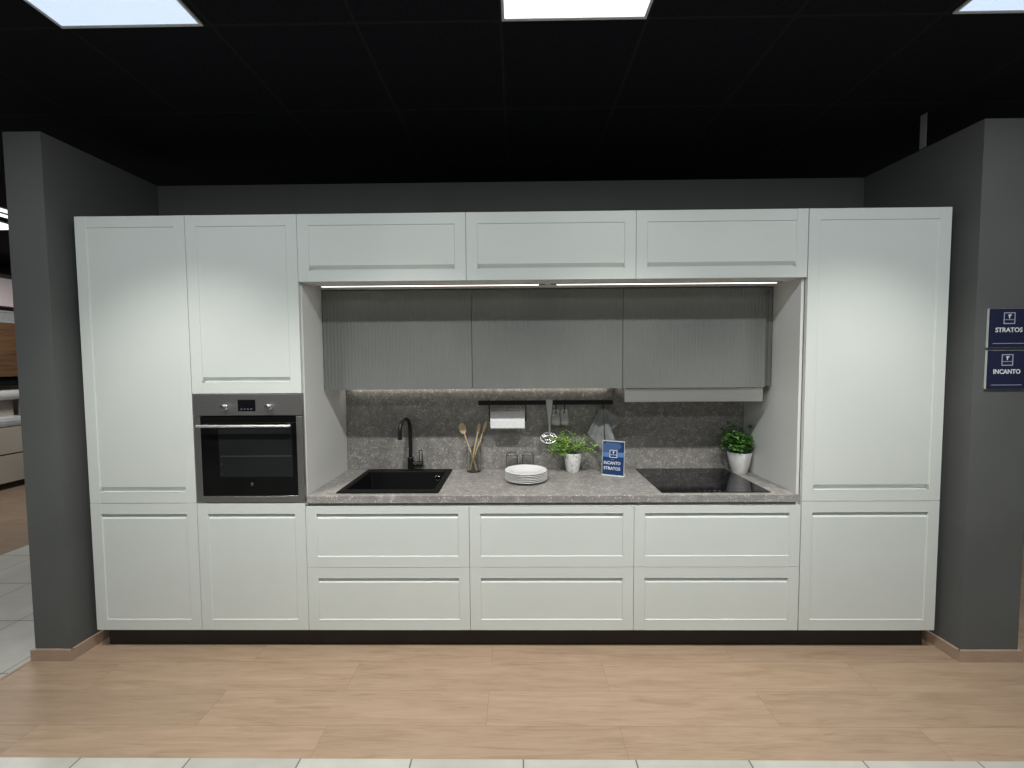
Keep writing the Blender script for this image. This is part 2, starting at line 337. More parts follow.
dl = ['white two-drawer base cabinet under the black sink, beside the oven column', 'middle white two-drawer base cabinet below the stack of plates', 'white two-drawer base cabinet under the induction hob']
ul = ['white lift-up cabinet over the fluted units, nearest the oven column', 'middle white lift-up cabinet above the fluted units', 'white lift-up cabinet over the fluted units, nearest the right tall cabinet']
fl_ = ['grey fluted wall unit on the left, above the sink', 'middle grey fluted wall unit above the paper towel roll', 'grey fluted wall unit on the right, above the steel extractor hood']
xs = [1.2, 2.1, 3.0, 3.9]
for i in range(3):
    a, b = xs[i], xs[i+1]; ca, cb = max(a, 1.208)+.001, min(b, 3.885)-.001
    d = thing('drawer_cabinet', dl[i], 'cabinet', ((a+b)/2,.3,0), 'white drawer cabinets under the worktop')
    carcass(ca, cb, ZB, .834, .035, YB, d, M['panel'], top=False, back=False)
    MB().box(ca+.016, cb-.016, .035, .050, .79, .834).build('front_rail', M['panel'], d)
    front(a, b, .4762, .8174, 'top', 'drawer', d, rail_grip=.040); front(a, b, ZB, .4762, 'top', 'drawer', d)
    u = thing('lift_up_cabinet', ul[i], 'cabinet', ((a+b)/2,.3,ZU), 'white lift-up cabinets over the niche')
    carcass(ca, cb, ZU+.001, ZT-.002, .023, YB, u, M['panel'])
    front(a, b, ZU, ZT, 'bottom', 'door', u, rail_grip=.058)
# fluted units
wx = [1.209, 2.1, 2.995, 3.836]
for i in range(3):
    a, b = wx[i], wx[i+1]; z0, z1 = 1.443, 2.031
    w = thing('fluted_wall_cabinet', fl_[i], 'cabinet', ((a+b)/2,.4,z0), 'grey fluted wall cabinets')
    carcass(a+.001, b-.001, z0+.002, z1, .266, YB-.01, w, M['panel'])
    m = MB(); a2, b2 = a+.0015, b-.0015; n = round((b2-a2)/.0205); K = 6; xsn = []
    for q in range(n*K+1):
        x = a2+(b2-a2)*q/(n*K); ph = (q % K)/K; xsn.append((x, .245+.0022*(1-abs(math.sin(PI*ph)))**2))
    N = len(xsn); vs = [(x,y,z0) for x,y in xsn]+[(x,y,z1) for x,y in xsn]
    m.add(vs, [(j,j+1,N+j+1,N+j) for j in range(N-1)])
    m.add([(a2,.265,z0),(b2,.265,z0),(a2,.265,z1),(b2,.265,z1),(a2,.248,z0),(b2,.248,z0),(a2,.248,z1),(b2,.248,z1)], [(0,1,3,2),(0,4,6,2),(1,5,7,3),(0,1,5,4),(2,3,7,6)])
    m.build('door', M['flute'], w, angle=60)
f = MB(); z0, z1 = 1.452, 2.031
n = 2*6; xsn = [(3.838+(3.883-3.838)*q/n, .262+.003*(1-abs(math.sin(PI*(q%6)/6)))**2) for q in range(n+1)]
f.add([(x,y,z0) for x,y in xsn]+[(x,y,z1) for x,y in xsn], [(j,j+1,len(xsn)+j+1,len(xsn)+j) for j in range(len(xsn)-1)])
f.box(3.838,3.883,.267,.30,z0,z1)
tag(f.build('filler_strip', M['flute'], origin=(3.86,.28,z0)), 'narrow grey fluted filler strip between the right wall unit and the side panel', 'filler strip')

# ------------------------------------------------------------------ worktop and splashback
ZW = .876; wx0, wx1, wy0, wy1 = 1.209, 3.884, .0, .566
hx0, hx1, hy0, hy1 = 1.372, 1.905, .085, .535      # cut-out for the sink
w = MB(); z0, z1, c = .8355, ZW, .002
X = [wx0, hx0, hx1, wx1]; Y = [wy0, hy0, hy1, wy1]
P = [(x,y,z) for z in (z1, z0) for y in [wy0+c if k == 0 and z == z1 else q for k, q in enumerate(Y)] for x in X]
I = lambda i,j,k: k*16+j*4+i
F = []
for k in (0,1):
    for i in range(3):
        for j in range(3):
            if (i,j) != (1,1): F.append((I(i,j,k),I(i+1,j,k),I(i+1,j+1,k),I(i,j+1,k)))
F += [(I(1,1,0),I(2,1,0),I(2,1,1),I(1,1,1)),(I(2,1,0),I(2,2,0),I(2,2,1),I(2,1,1)),(I(2,2,0),I(1,2,0),I(1,2,1),I(2,2,1)),(I(1,2,0),I(1,1,0),I(1,1,1),I(1,2,1))]
F += [(I(0,j,0),I(0,j+1,0),I(0,j+1,1),I(0,j,1)) for j in range(3)]+[(I(3,j,0),I(3,j+1,0),I(3,j+1,1),I(3,j,1)) for j in range(3)]+[(I(i,3,0),I(i+1,3,0),I(i+1,3,1),I(i,3,1)) for i in range(3)]
w.add(P, F)
q = [(x, wy0, z1-c) for x in X]; b = len(w.v); w.v += q
for i in range(3): w.f += [(I(i,0,0),I(i+1,0,0),b+i+1,b+i),(b+i,b+i+1,I(i+1,0,1),I(i,0,1))]; w.mi += [0,0]
tag(w.build('worktop', M['stone'], origin=(2.5,.28,z0)), 'long grey speckled stone worktop over the drawer cabinets', 'worktop')
tag(MB().box(1.209, 3.884, .567, .583, ZW, 1.47).build('splashback', M['stone'], origin=(2.5,.57,ZW)), 'grey speckled stone splashback standing behind the worktop', 'splashback')

# LED strips
for x0, x1, lb in ((1.268,2.492,'left long white light strip under the lift-up cabinets'),(2.593,3.816,'right long white light strip under the lift-up cabinets')):
    t_ = thing('light_strip', lb, 'light strip', ((x0+x1)/2,.125,2.03), 'light strips under the lift-up cabinets')
    MB().box(x0-.035, x1+.035, .115, .137, 2.0345, 2.0372).build('housing', M['steel'], t_)
    MB().box(x0, x1, .120, .132, 2.0325, 2.0345).build('diffuser', M['led'], t_)
t_ = thing('light_strip', 'light strip hidden under the fluted units, glowing on the top of the splashback', 'light strip', (2.1,.53,1.44))
MB().box(1.24, 2.98, .538, .563, 1.438, 1.443).build('housing', M['steel'], t_)
MB().box(1.25, 2.97, .541, .560, 1.4355, 1.438).build('diffuser', M['led2'], t_)

# ------------------------------------------------------------------ hood
h = thing('extractor_hood', 'slim brushed steel extractor hood under the right fluted unit, above the hob', 'extractor hood', (3.43,.4,1.358))
MB().cbox(3.012, 3.834, .262, .285, 1.358, 1.441, .0015).build('visor', M['hoodsteel'], h)
MB().box(3.014, 3.832, .285, .56, 1.372, 1.440).build('body', M['steel'], h)
for k in range(2):
    MB().box(3.05+k*.38, 3.40+k*.38, .32, .52, 1.369, 1.372).build('grease_filter', M['hoodsteel'], h)

# ------------------------------------------------------------------ oven
ov = thing('built_in_oven', 'stainless steel built-in oven with black glass door in the tall cabinet', 'oven', (.9,.25,.842))
MB().box(.622, 1.184, .024, .54, .850, 1.430).build('housing', M['black'], ov)
fa = MB().cbox(.606, 1.200, -.004, .022, 1.322, 1.438, .0015).build('control_panel', M['steel'], ov)
MB().box(.852, .947, -.0055, -.004, 1.346, 1.408).build('display', M['display'], fa)
dg = MB()
for k, xx in enumerate((.868,.886,.904,.922)): dg.box(xx, xx+.006, -.0060, -.0055, 1.356, 1.359)
dg.build('symbol', M['lilac'], fa)
for kx in (.780, 1.021):
    kn = MB().lathe([(.0165,0),(.0165,-.004),(.0145,-.006),(.0135,-.024),(.0125,-.026)], (kx,-.004,1.369), 24, 'Y').build('knob', M['chrome'], fa)
    MB().box(kx-.0012, kx+.0012, -.0312, -.0300, 1.369, 1.381).build('pointer', M['black'], kn)
d = MB(); dx0, dx1, dz0, dz1 = .606, 1.200, .843, 1.318
d.cbox(dx0, dx0+.034, -.004, .022, dz0, dz1, .0012); d.cbox(dx1-.034, dx1, -.004, .022, dz0, dz1, .0012); d.cbox(dx0+.034, dx1-.034, -.004, .022, dz0, dz0+.035, .0012)
dr = d.build('door', M['steel'], ov)
gl = MB().box(dx0+.034, dx1-.034, -.002, .020, dz0+.035, dz1-.002).build('glass', M['ovenglass'], dr)
MB().box(.738, 1.140, -.0030, -.0020, .985, 1.252).build('window', M['ovenwin'], dr)
rk = MB(); rk.box(.745, 1.135, -.0036, -.0030, 1.098, 1.1005); 
for zz in (1.000,1.050,1.057): rk.box(.748,.7515,-.0036,-.003,zz,zz+.003)
rk.build('rack', M['steel'], dr)
lg = MB(); lg.prism([(.905,.945),(.912,.953),(.919,.945),(.917,.945),(.912,.950),(.907,.945)], -.003, -.002); lg.prism([(.905,.938),(.919,.938),(.919,.9395),(.905,.9395)], -.003, -.002)
lg.build('emblem', M['bracket'], dr)
hb = MB(); hb.tube([(.650,-.044,1.270),(1.156,-.044,1.270)], .0085, 16, flat=.75); hb.box(.672,.684,-.044,-.003,1.264,1.276); hb.box(1.122,1.134,-.044,-.003,1.264,1.276)
hb.build('handle', M['hoodsteel'], dr)

# ------------------------------------------------------------------ sink and tap
sk = thing('sink', 'black inset granite sink with a wide rim in the worktop', 'sink', (1.64,.3,ZW))
ox0, ox1, oy0, oy1 = 1.352, 1.926, .040, .558; ix0, ix1, iy0, iy1 = 1.386, 1.889, .102, .497
def rr(x0,x1,y0,y1,r,z,n=5):
    o = []
    for cx, cy, a0 in ((x1-r,y0+r,-PI/2),(x1-r,y1-r,0),(x0+r,y1-r,PI/2),(x0+r,y0+r,PI)):
        for k in range(n+1): a = a0+PI/2*k/n; o.append((cx+r*math.cos(a), cy+r*math.sin(a), z))
    return o
loops = [rr(ox0,ox1,oy0,oy1,.012,ZW+.0005), rr(ox0,ox1,oy0,oy1,.012,ZW+.006), rr(ox0+.003,ox1-.003,oy0+.003,oy1-.003,.012,ZW+.008), rr(ix0-.004,ix1+.004,iy0-.004,iy1+.004,.02,ZW+.007),
         rr(ix0,ix1,iy0,iy1,.02,ZW+.002), rr(ix0+.008,ix1-.008,iy0+.008,iy1-.008,.03,.715), rr(ix0+.03,ix1-.03,iy0+.03,iy1-.03,.03,.695)]
m = MB(); n = len(loops[0]); m.add([p for l in loops for p in l], [(j*n+i, j*n+(i+1)%n, (j+1)*n+(i+1)%n, (j+1)*n+i) for j in range(len(loops)-1) for i in range(n)] + [tuple((len(loops)-1)*n+i for i in range(n))])
m.build('bowl', M['sink'], sk)
MB().lathe([(.045,0),(.045,.003),(.036,.004),(.030,.001)], (1.64,.30,.6953), 28).build('drain', M['chrome'], sk)
of = MB(); of.tube([(1.837+.016*math.cos(a),.4915,.838+.016*math.sin(a)) for a in [2*PI*k/20 for k in range(20)]], .0032, 8, closed=True); of.box(1.8235,1.8505,.4905,.4925,.8355,.8405)
of.build('overflow', M['chrome'], sk)
tp = thing('kitchen_tap', 'black swan-neck mixer tap on the back rim of the sink', 'tap', (1.650,.527,ZW+.008))
bx, by = 1.650, .527
MB().lathe([(.026,.8842),(.026,.890),(.021,.892),(.021,.968),(.018,.972)], (bx,by,0), 28).build('body', M['black'], tp)
MB().lathe([(.0262,.8842),(.0262,.8862)], (bx,by,0), 28).build('base_ring', M['chrome'], tp)
dirx, diry = -.17, -.985
pts = [(bx,by,z) for z in (.965,1.02,1.08,1.14,1.160)]
R = .078
for k in range(1, 17): a = PI*k/16; pts.append((bx+dirx*R*(1-math.cos(a)), by+diry*R*(1-math.cos(a)), 1.160+R*math.sin(a)))
ex, ey = bx+dirx*2*R, by+diry*2*R; pts += [(ex,ey,1.14),(ex,ey,1.122)]
MB().tube(pts, .0125, 16).build('spout', M['black'], tp)
MB().lathe([(.0135,0),(.0135,.012)], (ex,ey,1.117), 18).build('aerator', M['black'], tp)
lv = MB(); lv.tube([(bx+.018,by,.928),(bx+.058,by,.928)], .016, 18); lv.tube([(bx+.058,by,.928),(bx+.082,by,.928)], .018, 18)
lv.tube([(bx+.062,by-.012,.93),(bx+.062,by-.014,1.015),(bx+.066,by-.014,1.020),(bx+.078,by-.014,1.020),(bx+.081,by-.014,1.015),(bx+.081,by-.012,.93)], .0032, 8)
lv = lv.build('lever', M['black'], tp)
MB().lathe([(.0165,0),(.0165,.005)], (bx+.036,by,.928), 20, 'X').build('ring', M['chrome'], lv)

# ------------------------------------------------------------------ hob
hbm = thing('induction_hob', 'black glass induction hob set in the worktop below the extractor hood', 'hob', (3.46,.3,ZW))
MB().cbox(3.160, 3.757, .034, .556, ZW+.0003, ZW+.0053, .0015).build('glass_plate', M['blackglass'], hbm)
for (cx, cy, r) in ((3.305,.165,.085),(3.305,.42,.095),(3.61,.165,.075),(3.61,.42,.095)):
    MB().lathe([(r,0),(r,.0003),(r-.0015,.0003),(r-.0015,0)], (cx,cy,ZW+.0053), 48, cap0=False, cap1=False).build('zone_ring', M['display'], hbm)
sl = MB()
for k in range(7): sl.box(3.37+k*.028, 3.38+k*.028, .052, .055, ZW+.0053, ZW+.0056)
sl.build('touch_control', M['bracket'], hbm)

# ------------------------------------------------------------------ plates and tumblers
PN = 6
prof = [(.070,0),(.074,0),(.078,.006),(.086,.0125),(.126,.0162),(.1285,.0174),(.1275,.0188),(.124,.0182),(.086,.0150),(.072,.0070),(.0,.0068)]
pl0 = MB().lathe(prof, (2.418,.292,ZW), 56, cap0=True, cap1=False).build('dinner_plate', M['ceramic'], origin=(2.418,.292,ZW))
plab = ['white dinner plate at the bottom of the stack on the worktop','white dinner plate, second from the bottom of the stack','white dinner plate, third from the bottom of the stack','white dinner plate, third from the top of the stack','white dinner plate, second from the top of the stack','white dinner plate lying on top of the stack']
for k in range(PN):
    o = pl0 if k == 0 else pl0.copy()
    if k: C.objects.link(o)
    o.location = (2.418+random.uniform(-.001,.001), .292, ZW+.0005+k*.0099); o.rotation_euler.z = k*.4; tag(o, plab[k], 'plate', 'stack of white dinner plates')
gp = [(.0,.1360),(.026,.1360),(.033,.1345),(.0365,.129),(.0425,.0),(.0400,.0),(.0345,.118),(.030,.1215),(.0,.1215)]
g0 = MB().lathe(gp, (2.330,.475,ZW), 36, cap0=False, cap1=False).build('tumbler', M['tumbler'], origin=(2.330,.475,ZW))
g0.location.z += .0004; tag(g0, 'upturned clear glass tumbler behind the plates, nearer the spoon jar', 'glass', 'upturned tumblers behind the plates')
g1 = g0.copy(); C.objects.link(g1); g1.location = (2.436,.475,ZW+.0004); g1['label'] = 'upturned clear glass tumbler behind the plates, nearer the leafy plant'

# ------------------------------------------------------------------ jar of utensils
jx, jy = 2.076, .512
tag(MB().lathe([(.0,0),(.044,0),(.0465,.003),(.0465,.168),(.0452,.170),(.0435,.168),(.0435,.012),(.040,.008),(.0,.008)], (jx,jy,ZW+.0004), 40, cap0=False, cap1=False).build('glass_jar', M['glass'], origin=(jx,jy,ZW)),
    'clear glass jar of wooden utensils on the worktop beside the sink', 'jar')
def spoon(p0, p1, kind, label):
    p0, p1 = Vector(p0), Vector(p1); L = (p1-p0).length; d = (p1-p0).normalized()
    y = Vector((0,1,0)); x = y.cross(d).normalized(); yy = d.cross(x).normalized()
    mtx = Matrix((x, yy, d)).transposed().to_4x4(); mtx.translation = p0
    m = MB(); hw, hl = {'spoon': (.024,.075), 'fork': (.011,.085), 'spatula': (.012,.075)}[kind]
    m.tube([(0,0,0),(0,0,L*.5),(0,0,L-hl)], [.0052,.0048,.0042], 10)
    h = MB(); n = 14; N = 12; vs = []; fs = []
    for j in range(n+1):
        t = j/n; w = hw*max(.18, math.sqrt(max(0, 1-((t-.58)/(.58 if t < .58 else .425))**2))); zz = L-hl+hl*t
        for k in range(N):
            a = 2*PI*k/N; dish = .006*math.sin(PI*t)*(abs(math.cos(a))**2) if kind == 'spoon' else 0
            vs.append((w*math.cos(a), -.0035*math.sin(a)*(1 if math.sin(a) < 0 else .8)-dish, zz))
    fs = [(j*N+k, j*N+(k+1)%N, (j+1)*N+(k+1)%N, (j+1)*N+k) for j in range(n) for k in range(N)] + [tuple(range(N)), tuple(n*N+k for k in range(N))]
    h.add(vs, fs)
    e = thing('wooden_'+kind, label, kind, tuple(p0), 'wooden utensils in the jar')
    m.xf(mtx).build('handle', M['wood'], e); h.xf(mtx).build('head', M['wood'], e)
zf = ZW+.0136
spoon((2.098,.486,zf), (1.990,.528,1.198), 'spoon', 'wooden spoon with a broad oval head leaning left in the glass jar')
spoon((2.052,.508,zf), (2.114,.538,1.195), 'spatula', 'pale wooden spatula standing nearly upright in the jar, between the other two utensils')
spoon((2.048,.531,zf), (2.162,.541,1.210), 'fork', 'slim wooden utensil leaning farthest right in the jar, towards the paper roll')

# ------------------------------------------------------------------ rail and what hangs on it
ra = thing('hanging_rail', 'long black flat rail mounted on the splashback above the plates', 'rail', (2.55,.53,1.335))
MB().cbox(2.110, 2.994, .496, .508, 1.321, 1.351, .0015).build('bar', M['black'], ra)
for x in (2.16, 2.94): MB().tube([(x,.508,1.336),(x,.5665,1.336)], .008, 12).build('bracket', M['black'], ra)
rh = thing('paper_roll_holder', 'black wall holder hanging from the rail with the paper roll', 'roll holder', (2.3,.49,1.22))
for x in (2.184, 2.424): 
    a = MB(); a.box(x-.0035, x+.0035, .486, .4955, 1.214, 1.356); a.box(x-.0035,x+.0035,.4865,.512,1.3515,1.356); a.build('arm', M['black'], rh)
MB().tube([(2.184,.490,1.222),(2.424,.490,1.222)], .008, 12).build('spindle', M['black'], rh)
rl = thing('paper_towel_roll', 'white paper towel roll hanging under the black rail', 'paper roll', (2.304,.490,1.222))
m = MB(); n = 48; vs = []; fs = []
prf = []
for k in range(n+1):
    a = 2*PI*k/n; r = .0585 - .0012*k/n; prf.append((r*math.cos(a-PI*.2), r*math.sin(a-PI*.2)))
for x in (2.193, 2.415): vs += [(x, .490+p[0], 1.222+p[1]) for p in prf]
fs = [(k, k+1, n+1+k+1, n+1+k) for k in range(n)] + [(n, 0, n+1, 2*n+1)]
inner = [(.018*math.cos(2*PI*k/n-PI*.2), .018*math.sin(2*PI*k/n-PI*.2)) for k in range(n+1)]
b = len(vs)
for x in (2.193, 2.415): vs += [(x, .490+p[0], 1.222+p[1]) for p in inner]
fs += [(b+k, b+k+1, b+n+2+k, b+n+1+k) for k in range(n)] + [(k, k+1, b+k+1, b+k) for k in range(n)] + [(n+1+k, n+2+k, b+n+2+k, b+n+1+k) for k in range(n)]
m.add(vs, fs); m.build('roll', M['paper'], rl)
MB().box(2.194, 2.414, .431, .4322, 1.180, 1.226).build('loose_sheet', M['paper'], rl)

la = thing('ladle', 'shiny steel ladle hanging from the rail behind the leafy plant', 'ladle', (2.578,.49,1.35))
hm = MB(); pr = [(1.357,.0215),(1.335,.021),(1.30,.016),(1.25,.010),(1.20,.007),(1.155,.0055),(1.13,.0055)]
vs = []
for z, w in pr:
    x = 2.577+(1.35-z)*.01
    vs += [(x-w,.4855,z),(x-w*.35,.4835,z),(x+w*.35,.4835,z),(x+w,.4855,z),(x+w,.4895,z),(x-w,.4895,z)]
hm.add(vs, [(j*6+k, j*6+(k+1)%6, (j+1)*6+(k+1)%6, (j+1)*6+k) for j in range(len(pr)-1) for k in range(6)] + [tuple(range(6)), tuple((len(pr)-1)*6+k for k in range(6))])
hm.box(2.562,2.592,.4855,.512,1.3515,1.356)
hm.build('handle', M['hoodsteel'], la)
bw = MB(); n = 28; J = 9; R = .053; vs = []
for side, rad in ((0,R),(1,R-.0025)):
    for j in range(J+1):
        th = PI*.5*j/J; 
        for k in range(n):
            a = 2*PI*k/n; vs.append((2.572+rad*math.cos(th)*math.cos(a), .505-.0+rad*.9*-math.sin(th)*-1*.0+rad*math.cos(th)*math.sin(a)*.75, 1.118-rad*math.sin(th)*.95))
o = (J+1)*n
fs = [(s*o+j*n+k, s*o+j*n+(k+1)%n, s*o+(j+1)*n+(k+1)%n, s*o+(j+1)*n+k) for s in (0,1) for j in range(J) for k in range(n)] + [(k,(k+1)%n,o+(k+1)%n,o+k) for k in range(n)]
bw.add(vs, fs)
mt = Matrix.Translation((2.572,.505,1.118)) @ Matrix.Rotation(math.radians(58), 4, 'X') @ Matrix.Translation((-2.572,-.505,-1.118))
bw.xf(mt).xf(Matrix.Translation((0,-.012,-.014))).build('bowl', M['chrome'], la)

def hook(x, z1, label, y=.502):
    h = MB(); h.tube([(x,.514,1.345),(x,.513,1.3535),(x,.504,1.3545),(x,.4925,1.3530),(x,.491,1.33),(x,.491,z1+.02),(x,.492,z1+.006),(x,.497,z1),(x,.503,z1+.004),(x,.504,z1+.012)], .0034, 8)
    return tag(h.build('hook', M['black'], origin=(x,.491,z1)), label, 'hook', 'black hooks on the rail')
def mug(cx, label):
    e = thing('mug', label, 'mug', (cx,.500,1.222), 'grey mugs hanging from the rail')
    pm = [(.0,-.026),(.022,-.026),(.030,-.0225),(.0355,-.010),(.037,.004),(.037,.026),(.0345,.026),(.034,.004),(.030,-.015),(.0,-.021)]
    MB().lathe(pm, (cx,.500,1.222), 32, 'X', cap0=False, cap1=False).build('body', M['mug'], e)
    hx = cx+.003
    MB().tube([(hx+.0165*math.cos(a), .500, 1.270+.0165*math.sin(a)) for a in [-PI*.22+2*PI*.72*k/18 for k in range(19)]], .0036, 10).build('handle', M['rim'], e)
mug(2.6185, 'grey mug hanging on its side by the handle, next to the ladle')
mug(2.6735, 'grey mug hanging on its side by the handle, the one nearer the towel')
hook(2.6215, 1.2800, 'black hook on the rail holding the mug next to the ladle')
hook(2.6765, 1.2800, 'black hook on the rail holding the mug nearer the towel')
hook(2.932, 1.289, 'black hook on the rail holding the grey towel')

# towel: fan of folds from the hook
ap = (2.932, 1.300)
out = [(2.905,1.288),(2.880,1.240),(2.850,1.190),(2.820,1.140),(2.850,1.108),(2.885,1.065),(2.922,1.018),(2.931,1.035),(2.936,1.092),(2.942,1.092),(2.968,1.094),(2.999,1.098),(2.990,1.130),(2.984,1.152),(3.015,1.180),(3.046,1.214),(3.020,1.245),(2.985,1.278),(2.958,1.294)]
fold = [.012,.010,.020,.036,.020,.006,.026,.030,.010,.026,.036,.030,.012,.004,.010,.018,.012,.006,.006]
def samp(lst, t):
    i = min(int(t), len(lst)-2); u = t-i
    if isinstance(lst[0], tuple): return tuple(a*(1-u)+b*u for a, b in zip(lst[i], lst[i+1]))
    u = u*u*(3-2*u); return lst[i]*(1-u)+lst[i+1]*u
NT_, NR = 90, 20; tw = MB(); vs = []
for s_, th in ((0, 0.), (1, .0022)):
    for i in range(NT_+1):
        t = (len(out)-1)*i/NT_; ox, oz = samp(out, t); fd = samp(fold, t)
        for j in range(NR+1):
            r = .04+.96*j/NR
            vs.append((ap[0]+(ox-ap[0])*r, .497-1.35*fd*r**1.1+.004*math.sin(7*r+t)*r+th, ap[1]+(oz-ap[1])*r))
o = (NT_+1)*(NR+1); q = lambda s,i,j: s*o+i*(NR+1)+j
fs = [(q(s,i,j),q(s,i+1,j),q(s,i+1,j+1),q(s,i,j+1)) for s in (0,1) for i in range(NT_) for j in range(NR)]
fs += [(q(0,i,NR),q(0,i+1,NR),q(1,i+1,NR),q(1,i,NR)) for i in range(NT_)] + [(q(0,i,0),q(0,i+1,0),q(1,i+1,0),q(1,i,0)) for i in range(NT_)]
fs += [(q(0,e,j),q(0,e,j+1),q(1,e,j+1),q(1,e,j)) for e in (0,NT_) for j in range(NR)]
tw.add(vs, fs); te = thing('tea_towel', 'grey cloth tea towel draped from a hook at the right end of the rail', 'towel', (2.932,.497,1.30))
tw.build('cloth', M['towel'], te)
MB().tube([(2.932+.007*math.cos(a),.495,1.294+.009*math.sin(a)) for a in [2*PI*k/14 for k in range(14)]], .0016, 6, closed=True).build('hanging_loop', M['towel'], te)

# ------------------------------------------------------------------ plants
def leaf(m, p, d, up, L, Wd, curl=.25):
    d = d.normalized(); s = d.cross(up).normalized(); n = s.cross(d)
    V = [p, p+d*L*.35+s*Wd*.5-n*L*.03, p+d*L*.75+s*Wd*.38-n*L*curl*.4, p+d*L-n*L*curl, p+d*L*.75-s*Wd*.38-n*L*curl*.4, p+d*L*.35-s*Wd*.5-n*L*.03, p+d*L*.4+n*L*.05, p+d*L*.72-n*L*curl*.2]
    m.add(V, [(0,1,6),(0,6,5),(1,2,7,6),(6,7,4,5),(2,3,7),(7,3,4)])
def clampv(v, lim):
    return Vector((min(max(v.x, lim[0]), lim[1]), min(max(v.y, lim[2]), lim[3]), v.z))
def plant(name, label, cx, cy, rb, rt, hgt, pm, lm, sprigs, leafL, leafW, lim, flare=.0):
    e = thing(name, label, 'potted plant', (cx,cy,ZW))
    z = ZW+.0004
    MB().lathe([(.0,0),(rb*.94,0),(rb,.004),((rb*.55+rt*.45)*1.02,hgt*.45),(rt,hgt-.003),(rt-.001,hgt),(rt-.004,hgt),(rt-.006,hgt-.02),(rb*.8,.012),(0,.012)], (cx,cy,z), 44, cap0=False, cap1=False).build('pot', pm, e)
    MB().lathe([(rt-.008,hgt-.028),(rt-.0075,hgt-.018),(.001,hgt-.014)], (cx,cy,z), 24).build('soil', M['soil'], e)
    st = MB(); fo = MB()
    for (tx, ty, tz, nl, dens) in sprigs:
        if name == 'potted_plant' and cx < 3 and tz > 1.0 and (tx < 2.645 or tx > 2.80): ty = min(ty, random.uniform(.385, .435))
        b = Vector((cx+random.uniform(-.5,.5)*rt, cy+random.uniform(-.5,.5)*rt, z+hgt-.018)); tpt = Vector((tx,ty,tz))
        mid = (b+tpt)/2+Vector((0,0,.02)); 
        if (tpt-b).xy.length > rt: mid = Vector((b.x+(tpt.x-b.x)*.45, b.y+(tpt.y-b.y)*.45, max(z+hgt+.03, (b.z+tpt.z)/2+.035)))
        P = [b*(1-t)**2+mid*2*t*(1-t)+tpt*t*t for t in [k/8 for k in range(9)]]
        st.tube([clampv(p, lim) for p in P], [.0014-.0007*k/8 for k in range(9)], 5)
        for k in range(nl):
            t = dens+(1-dens)*(k+random.random()*.6)/nl; t = min(t, 1)
            p = b*(1-t)**2+mid*2*t*(1-t)+tpt*t*t; a = random.uniform(0, 2*PI)
            d = Vector((math.cos(a), math.sin(a), random.uniform(-.25,.7)))
            p = clampv(p+d*random.uniform(0,.008), lim); L = leafL*random.uniform(.7,1.2)
            if p.x+d.x*L > lim[1] or p.x+d.x*L < lim[0]: d.x *= -.6
            if p.y+d.y*L > lim[3]: d.y *= -.8
            leaf(fo, p, d, Vector((random.uniform(-.3,.3),random.uniform(-.5,.1),1)), L, leafW*random.uniform(.8,1.2), random.uniform(.05,.35))
    st.build('stem', M['stem'], e); fo.build('foliage', lm, e)
random.seed(3)
sg = []
for k in range(30):                                  # dense bright clump on the left
    sg.append((2.612+random.uniform(-.058,.062), .478+random.uniform(-.08,.055), random.uniform(.985,1.13), 14, .45))
for k in range(22):
    sg.append((2.70+random.uniform(-.10,.14), .480+random.uniform(-.08,.06), random.uniform(1.03,1.14), 8, .4))
for k in range(12): sg.append((2.815+random.uniform(-.04,.05), .475+random.uniform(-.06,.05), random.uniform(1.0,1.09), 9, .5))
sg += [(2.540,.46,1.065,6,.6),(2.870,.47,1.078,7,.7),(2.892,.475,1.068,9,.8),(2.655,.5,1.150,5,.7),(2.625,.49,1.14,5,.7),(2.70,.5,1.145,5,.8),(2.76,.5,1.12,5,.8)]
plant('potted_plant', 'bright green trailing plant in a mottled white pot beside the blue card', 2.731, .500, .040, .061, .128, M['potworn'], M['leafA'], sg, .017, .010, (2.4,3.1,.35,.560))
random.seed(11); sg = []
for k in range(80):
    a = random.uniform(0, 2*PI); r = random.uniform(0,1)**.5; h = random.uniform(0,1)
    sg.append((3.785+.100*r*math.cos(a)*(1-.2*h), .455+.085*r*math.sin(a), 1.03+.155*h*(1-.35*r), 9, .45))
sg += [(3.700,.47,1.165,7,.6),(3.735,.49,1.195,8,.6),(3.755,.48,1.20,8,.6),(3.872,.45,1.185,7,.86),(3.874,.44,1.105,8,.7)]
plant('potted_plant', 'dark green bushy plant in a plain white pot at the right end of the worktop', 3.808, .462, .047, .0735, .136, M['potwhite'], M['leafB'], sg, .024, .020, (3.5,3.880,.35,.560))

# ------------------------------------------------------------------ printed signs
def logo(cx, cz, s, y, parent, mats=('lilac','ink')):
    f = MB(); t = s*.075; h = s/2
    f.box(cx-h, cx+h, y-.0006, y, cz+h-t, cz+h); f.box(cx-h, cx+h, y-.0006, y, cz-h, cz-h+t); f.box(cx-h, cx-h+t, y-.0006, y, cz-h+t, cz+h-t); f.box(cx+h-t, cx+h, y-.0006, y, cz-h+t, cz+h-t)
    f.box(cx-h+t, cx+h-t, y-.0006, y, cz-h*.32, cz-h*.22)
    g = MB(); q = s*.16; zc = cz+s*.16
    g.prism([(cx-q*1.0,zc+q*.5),(cx-q*.4,zc+q*.9),(cx+q*.1,zc+q*1.1),(cx+q*.9,zc+q*1.0),(cx+q*1.1,zc+q*.4),(cx+q*.45,zc+q*.45),(cx+q*.3,zc-q*.3),(cx+q*.1,zc-q*1.2),(cx-q*.35,zc-q*1.0),(cx-q*.25,zc-q*.1),(cx-q*.5,zc+q*.3)], y-.0006, y)
    return f, g
